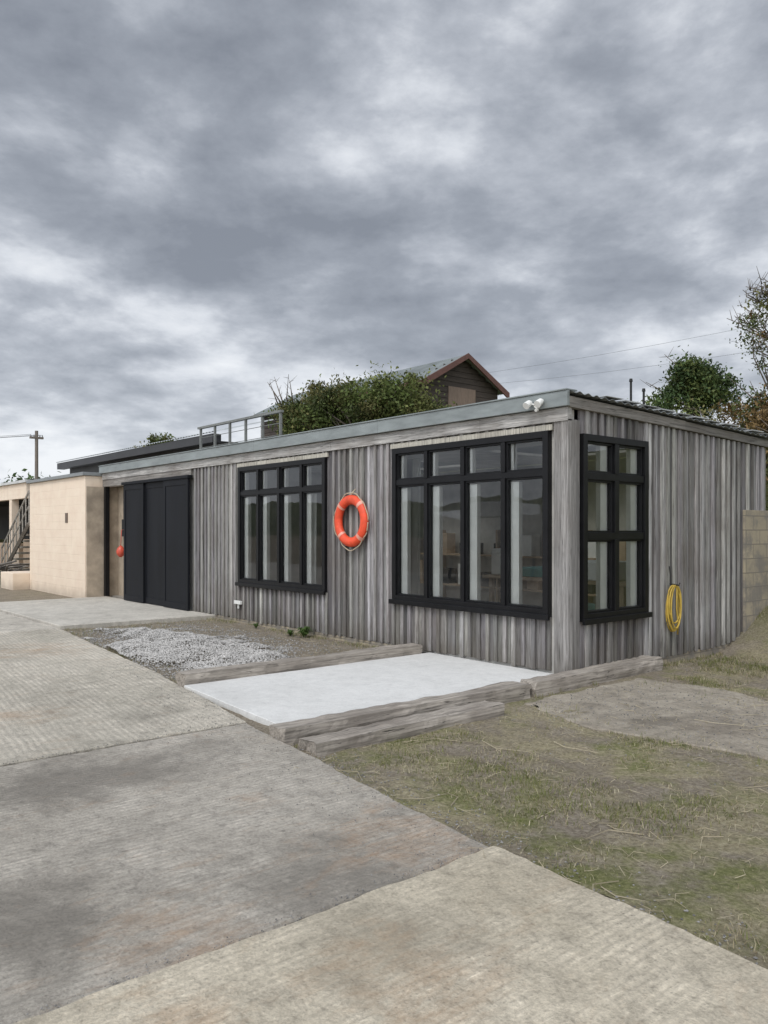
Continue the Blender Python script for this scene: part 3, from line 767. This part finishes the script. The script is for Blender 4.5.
tree('bank_shrub',(.1,5.2,.5),(.1,5.3,1.8),[(.1,5.3,1.9,.28,.4,.5),(.12,5.2,2.5,.28,.4,.5),(.3,5.1,1.2,.3,.4,.5)],7000,.06,G1+G3,.05,50,6,seed=12,spread=.12)
tree('distant_tree',(-58.5,11,-.1),(-58.5,11,3),[(-58.5,11,4.0,3.5,3,1.7),(-61,10,3.5,3,3,1.6)],4500,.4,G2,.25,60,0,seed=13,spread=.6)
tree('distant_tree',(-42,14.5,2.5),(-42,14.5,6),[(-42,14.5,6.9,1.2,1.2,.6),(-43.2,14,6.5,.9,.9,.5)],2500,.22,G1,.15,40,2,seed=14,spread=.22)

mb=MB(); K=160
def hh(a): return 9+7*noise.noise(Vector((math.cos(a)*2.2,math.sin(a)*2.2,1)))+4*noise.noise(Vector((math.cos(a)*7,math.sin(a)*7,5)))+1.2*noise.noise(Vector((math.cos(a)*40,math.sin(a)*40,5)))
for i in range(K):
    a=2*math.pi*i/K; b=2*math.pi*(i+1)/K
    P=lambda t,R,z:(R*math.cos(t),R*math.sin(t),z)
    mb.quad(P(a,210,-1),P(b,210,-1),P(b,260,hh(b)),P(a,260,hh(a)))
    mb.quad(P(a,260,hh(a)),P(b,260,hh(b)),P(b,340,hh(b)*.6),P(a,340,hh(a)*.6))
mb.obj('hills',simple('hill_scrub',(.09,.105,.055),.95,var=.5,scale=.08),None,smooth=True)
bt=empty('sailing_boat',(-12,-13,0))
bm=bmesh.new(); rings=[]
for i in range(15):
    f=i/14; x=-14.6+5.4*f; w=1.0*math.sin(math.pi*min(1,.18+f*.82))**.6 if f<1 else .02; w=max(w,.02); sh=1.95+.35*(2*f-1)**2
    keel=.75+.55*max(0,abs(2*f-1)-.5)
    rings.append([bm.verts.new((x,-12.5+w*math.sin(t),sh-(sh-keel)*max(0,math.cos(t))**.8)) for t in [math.pi*(-.5+j/10) for j in range(11)]])
for a,b in zip(rings,rings[1:]):
    for j in range(10): bm.faces.new((a[j],a[j+1],b[j+1],b[j]))
    bm.faces.new((a[0],b[0],b[10],a[10]))
bmesh.ops.recalc_face_normals(bm,faces=bm.faces)
me=bpy.data.meshes.new('hull'); bm.to_mesh(me); bm.free(); me.materials.append(M_hull); parent(link(bpy.data.objects.new('hull',me)),bt)
mb=MB(); mb.box(-13.2,-11.2,-13.0,-12.0,2.0,2.45); mb.obj('cabin',M_hull,bt,bevel=.08)
mb=MB(); mb.tube([(-12,-12.5,1.9),(-12,-12.5,8)],[.06,.04],8)
for x in (-13.6,-10.6):
    for y in (-13.3,-11.7): mb.tube([(x,y,-.05),(x,-12.5+(y+12.5)*.7,1.1)],[.04,.04],6)
mb.obj('mast_and_cradle',M_galv,bt)

# ---------------------------------------------------------------- gravel, grass, litter
def stones(name,pts,m):
    V=[];F=[];Cc=[]
    for (x,y,z,s,g) in pts:
        n=len(V); a=random.uniform(0,6.28); ca,sa=math.cos(a),math.sin(a)
        for (px,py,pz) in [(1,0,0),(0,1,0),(-1,0,0),(0,-1,0),(0,0,.7),(0,0,-.7)]:
            px*=random.uniform(.6,1.2);py*=random.uniform(.6,1.2)
            V.append((x+s*(px*ca-py*sa),y+s*(px*sa+py*ca),z+s*pz))
        for f in [(0,1,4),(1,2,4),(2,3,4),(3,0,4),(1,0,5),(2,1,5),(3,2,5),(0,3,5)]:
            F.append((n+f[0],n+f[1],n+f[2])); Cc.append((g,g*.96,g*.90))
    mb=MB(); mb.v=V; mb.f=F; mb.c=Cc; return mb.obj(name,m)
m,q,b,tc=mat('gravel_stone'); q.set(b.inputs['Base Color'],q.n('ShaderNodeAttribute',{'attribute_name':'Col'}).outputs['Color']); b.inputs['Roughness'].default_value=.9; M_grav=m
pts=[]
def gmound(x,y):
    u=(x+4.7)*.95+(y+2.3)*.25
    return math.hypot(u/1.95,(y+2.2+.1*(x+4.7))/1.0)+.62*fb(x,y,1.1,2)+.35*fb(x,y,3.3,6)
while len(pts)<36000:
    x=random.uniform(-7.6,-2.45); y=random.uniform(ey(x)+.03,-.5); d=gmound(x,y)
    if random.random()<1/(1+math.exp((d-.9)*9))+.02:
        h=.19*max(0,1-d)**.85; g=random.uniform(.24,.60)*(1 if d<.9 else .75)
        pts.append((x,y,max(H(x,y),-.045)+h*random.uniform(.92,1)+.006,random.uniform(.006,.016),g))
stones('gravel_heap',pts,M_grav)
pts=[]
for i in range(6500):
    r=random.random()
    if r<.55: x=random.uniform(-8,-2.4); y=random.uniform(-3.3,-.03)
    elif r<.75: x=random.uniform(.3,8); y=ey(x)+abs(random.gauss(0,.18))
    else: x=random.uniform(.4,3.8); y=random.gauss(-.3,.9)
    if y<ey(x): continue
    g=random.uniform(.12,.34); pts.append((x,y,max(H(x,y),-.05 if (.4<x<4 and -1.3<y<.5) else -1)+.002,random.uniform(.003,.010),g))
for i in range(2200):
    x=random.uniform(-4,6.0); y=ey(x)-abs(random.gauss(0,.4))
    g=random.uniform(.1,.35); pts.append((x,y,.004,random.uniform(.002,.006),g))
for i in range(1500):
    x=random.choice((2.645,-.475))+random.gauss(0,.03); y=random.uniform(-9,-3.8)
    pts.append((x,y,.0,random.uniform(.002,.006),random.uniform(.1,.3)))
stones('loose_stones',pts,M_grav)

def blades(name,pl,m):
    V=[];F=[];Cc=[]
    for (x,y,z,h,w,lean,col) in pl:
        a=random.uniform(0,6.28); dx,dy=math.cos(a),math.sin(a); b2=a+1.57+random.uniform(-.5,.5); lx,ly=math.cos(b2)*lean*h,math.sin(b2)*lean*h
        n=len(V); V+=[(x-dx*w,y-dy*w,z-.005),(x+dx*w,y+dy*w,z-.005),(x+dx*w*.6+lx*.45,y+dy*w*.6+ly*.45,z+h*.6),(x-dx*w*.6+lx*.45,y-dy*w*.6+ly*.45,z+h*.6),(x+lx,y+ly,z+h*(1-.25*min(lean,2)))]
        F+=[(n,n+1,n+2,n+3),(n+3,n+2,n+4)]; Cc+=[col,col]
    mb=MB(); mb.v=V; mb.f=F; mb.c=Cc; return mb.obj(name,m)
pl=[]; tries=0
gc=[(.15,.175,.045),(.19,.21,.06),(.23,.225,.08),(.11,.135,.035)]; dc=[(.46,.40,.26),(.55,.49,.34),(.38,.32,.20),(.30,.24,.15)]
def dens(x,y):
    return .20+1.4*fb(x,y,.8,5)+1.0*fb(x,y,2.2,1)+.5*fb(x,y,6,1)
while len(pl)<56000 and tries<900000:
    tries+=1
    x=random.uniform(.3,9) if random.random()<.8 else random.uniform(.3,5); y=random.uniform(-4.6,4.5)
    if y<ey(x)+.02+.07*fb(x,y,3): continue
    if y<1.5 and x<.62 and y>-3.8: continue
    d=dens(x,y)
    if .4<x<4.0 and -1.4<y<.8: d-=.5
    if y>1.2 and x<1.6: d-=.1
    if y<ey(x)+.35: d-=.2
    if random.random()>max(d,.06)*1.3: continue
    c=random.choice(gc) if random.random()<.10+.8*min(1,max(0,d-.1)) else random.choice(dc)
    k=random.uniform(.7,1.25); far=1 if y>1 else 0
    pl.append((x,y,H(x,y),random.uniform(.012,.038)*(1+.6*far)*(.7+.6*max(d,0)),random.uniform(.0012,.0026),random.uniform(.2,2.0),tuple(v*k for v in c)))
for i in range(6500):
    t=random.random()
    if t<.3: x=random.uniform(-8,-2.4); y=-.06-abs(random.gauss(0,.12))
    elif t<.5: x=random.uniform(-8,-2.4); y=ey(x)+abs(random.gauss(0,.15))
    elif t<.65: x=.07+abs(random.gauss(0,.08)); y=random.uniform(1.6,4.5)
    elif t<.75: x=random.uniform(-7.9,-2.4); y=random.uniform(-3.2,-.2)
    elif t<.83: x=random.uniform(.26,.34); y=random.uniform(-3.8,1.4)
    elif t<.93: x=random.uniform(.5,4.0); y=random.choice((random.gauss(-1.3,.14),random.gauss(.5,.18)))
    else: x=random.uniform(-7.9,-7.2); y=random.uniform(-2.7,-.2)
    if t>=.83 or fb(x,y,2.0,9)>-.05:
        pl.append((x,y,H(x,y),random.uniform(.02,.07),.0022,random.uniform(.2,1.2),random.choice(gc+dc)))
blades('grass',pl,M_grassb)
V=MB()
for i in range(1500):
    if i<1350: x=random.uniform(.6,8); y=random.uniform(-4.4,1.5)
    else: x=random.uniform(-8,-2.5); y=random.uniform(-3.2,-.1)
    if y<ey(x)+.05 and random.random()<.9: continue
    a=random.uniform(0,6.28); L=random.uniform(.04,.16) if random.random()<.93 else random.uniform(.2,.5); z=(H(x,y) if y>ey(x) else .006)+.008
    k=random.uniform(.7,1.2); c=(.52*k,.45*k,.32*k)
    p=[(x,y,z),(x+math.cos(a)*L*.5,y+math.sin(a)*L*.5,z+random.uniform(.003,.02)),(x+math.cos(a+.5)*L,y+math.sin(a+.5)*L,z)]
    rr=.0016 if L<.2 else .003
    V.tube(p,[rr,rr,rr*.6],3,c)
V.obj('dry_straw',M_grassb)
def plant(name,cx,cy,R,Hh,n,seed):
    r=random.Random(seed); mb=MB(); z0=H(cx,cy)
    for i in range(n):
        a=r.uniform(0,6.28); l=r.uniform(.3,1)*R; h=Hh*r.uniform(.4,1); w=.012
        p0=Vector((cx,cy,z0)); p1=p0+Vector((math.cos(a)*l*.5,math.sin(a)*l*.5,h)); p2=p0+Vector((math.cos(a)*l,math.sin(a)*l,h*.75)); s=Vector((-math.sin(a),math.cos(a),0))*w
        k=r.uniform(.7,1.4); c=(.07*k,.115*k,.03*k)
        mb.quad(tuple(p0-s*.3),tuple(p0+s*.3),tuple(p1+s),tuple(p1-s),c); mb.tri(tuple(p1-s),tuple(p1+s),tuple(p2),c)
    mb.obj(name,M_leaf)
plant('weed_plant',-4.75,-.22,.20,.17,70,1); plant('weed_plant',-5.0,-.3,.12,.10,40,2); plant('weed_plant',-6.2,-.2,.1,.09,30,3); plant('weed_plant',1.9,1.8,.15,.12,50,4)

# ---------------------------------------------------------------- world
w=bpy.data.worlds.new('World'); scene.world=w; w.use_nodes=True
nt=w.node_tree; q=NT(nt); bg=nt.nodes['Background']; out=nt.nodes['World Output']
SD=Vector((.45,-1.0,0)).normalized(); el=math.radians(52)
sky=q.n('ShaderNodeTexSky',{'sky_type':'NISHITA'}); sky.sun_disc=False; sky.sun_elevation=el; sky.sun_rotation=math.atan2(SD.x,SD.y)
q.set(bg.inputs[0],sky.outputs[0]); bg.inputs[1].default_value=.10
d=q.n('ShaderNodeTexCoord').outputs['Generated']
xyz=q.n('ShaderNodeSeparateXYZ',Vector=d)
z=q.math('MAXIMUM',xyz.outputs[2],0.0)
zc=q.math('ADD',z,.20)
cv=q.n('ShaderNodeCombineXYZ',X=q.math('DIVIDE',xyz.outputs[0],zc),Y=q.math('DIVIDE',xyz.outputs[1],zc),Z=0.0).outputs[0]
vv=q.mapv(cv,(1,1,1),(0,0,.9),(3.1,1.7,0))
dv=q.mapv(d,(1,1,2.1),(0,0,0),(.7,.2,.4))
n1=q.noise(vv,1.0,3,.5,.1); n2=q.noise(dv,4.2,10,.58,.1); n3=q.noise(vv,2.8,10,.58,.1)
f=q.math('ADD',q.math('MULTIPLY',n1,.34),q.math('ADD',q.math('MULTIPLY',n2,.36),q.math('MULTIPLY',n3,.30)))
f=q.math('ADD',q.math('MULTIPLY',q.math('SUBTRACT',f,.5),1.45),.512)
f=q.math('ADD',f,q.math('MULTIPLY',q.math('SUBTRACT',.33,z),.30))
cl=q.ramp(f,[(.36,(.245,.268,.312)),(.45,(.34,.368,.418)),(.52,(.485,.515,.57)),(.59,(.72,.75,.80)),(.68,(.92,.94,.97))])
hz=q.math('POWER',q.math('SUBTRACT',1.0,z,clamp=True),9.0)
cl=q.mix(q.math('MULTIPLY',hz,.45),cl,(.84,.88,.94,1))
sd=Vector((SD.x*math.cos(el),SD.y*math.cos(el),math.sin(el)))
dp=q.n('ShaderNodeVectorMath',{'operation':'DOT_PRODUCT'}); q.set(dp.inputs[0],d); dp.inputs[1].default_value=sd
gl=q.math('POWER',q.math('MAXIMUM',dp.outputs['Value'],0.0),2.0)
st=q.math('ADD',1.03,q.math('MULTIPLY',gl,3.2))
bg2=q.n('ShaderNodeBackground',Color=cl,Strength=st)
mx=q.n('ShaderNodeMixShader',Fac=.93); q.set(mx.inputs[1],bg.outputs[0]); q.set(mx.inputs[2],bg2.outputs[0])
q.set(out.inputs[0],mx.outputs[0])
L=bpy.data.lights.new('sun','SUN'); L.energy=1.5; L.angle=math.radians(22); L.color=(1,.965,.91)
so=link(bpy.data.objects.new('sun',L)); so.rotation_euler=sd.to_track_quat('Z','Y').to_euler()

# ---------------------------------------------------------------- camera
cam=bpy.data.cameras.new('camera'); co=link(bpy.data.objects.new('camera',cam))
co.location=(5.40,-7.117,1.6); co.rotation_euler=(math.radians(90),0,math.radians(50.1))
cam.sensor_fit='VERTICAL'; cam.sensor_height=36; cam.lens=28.125; cam.shift_y=18/1024
cam.clip_end=3000; cam.clip_start=.05
scene.camera=co
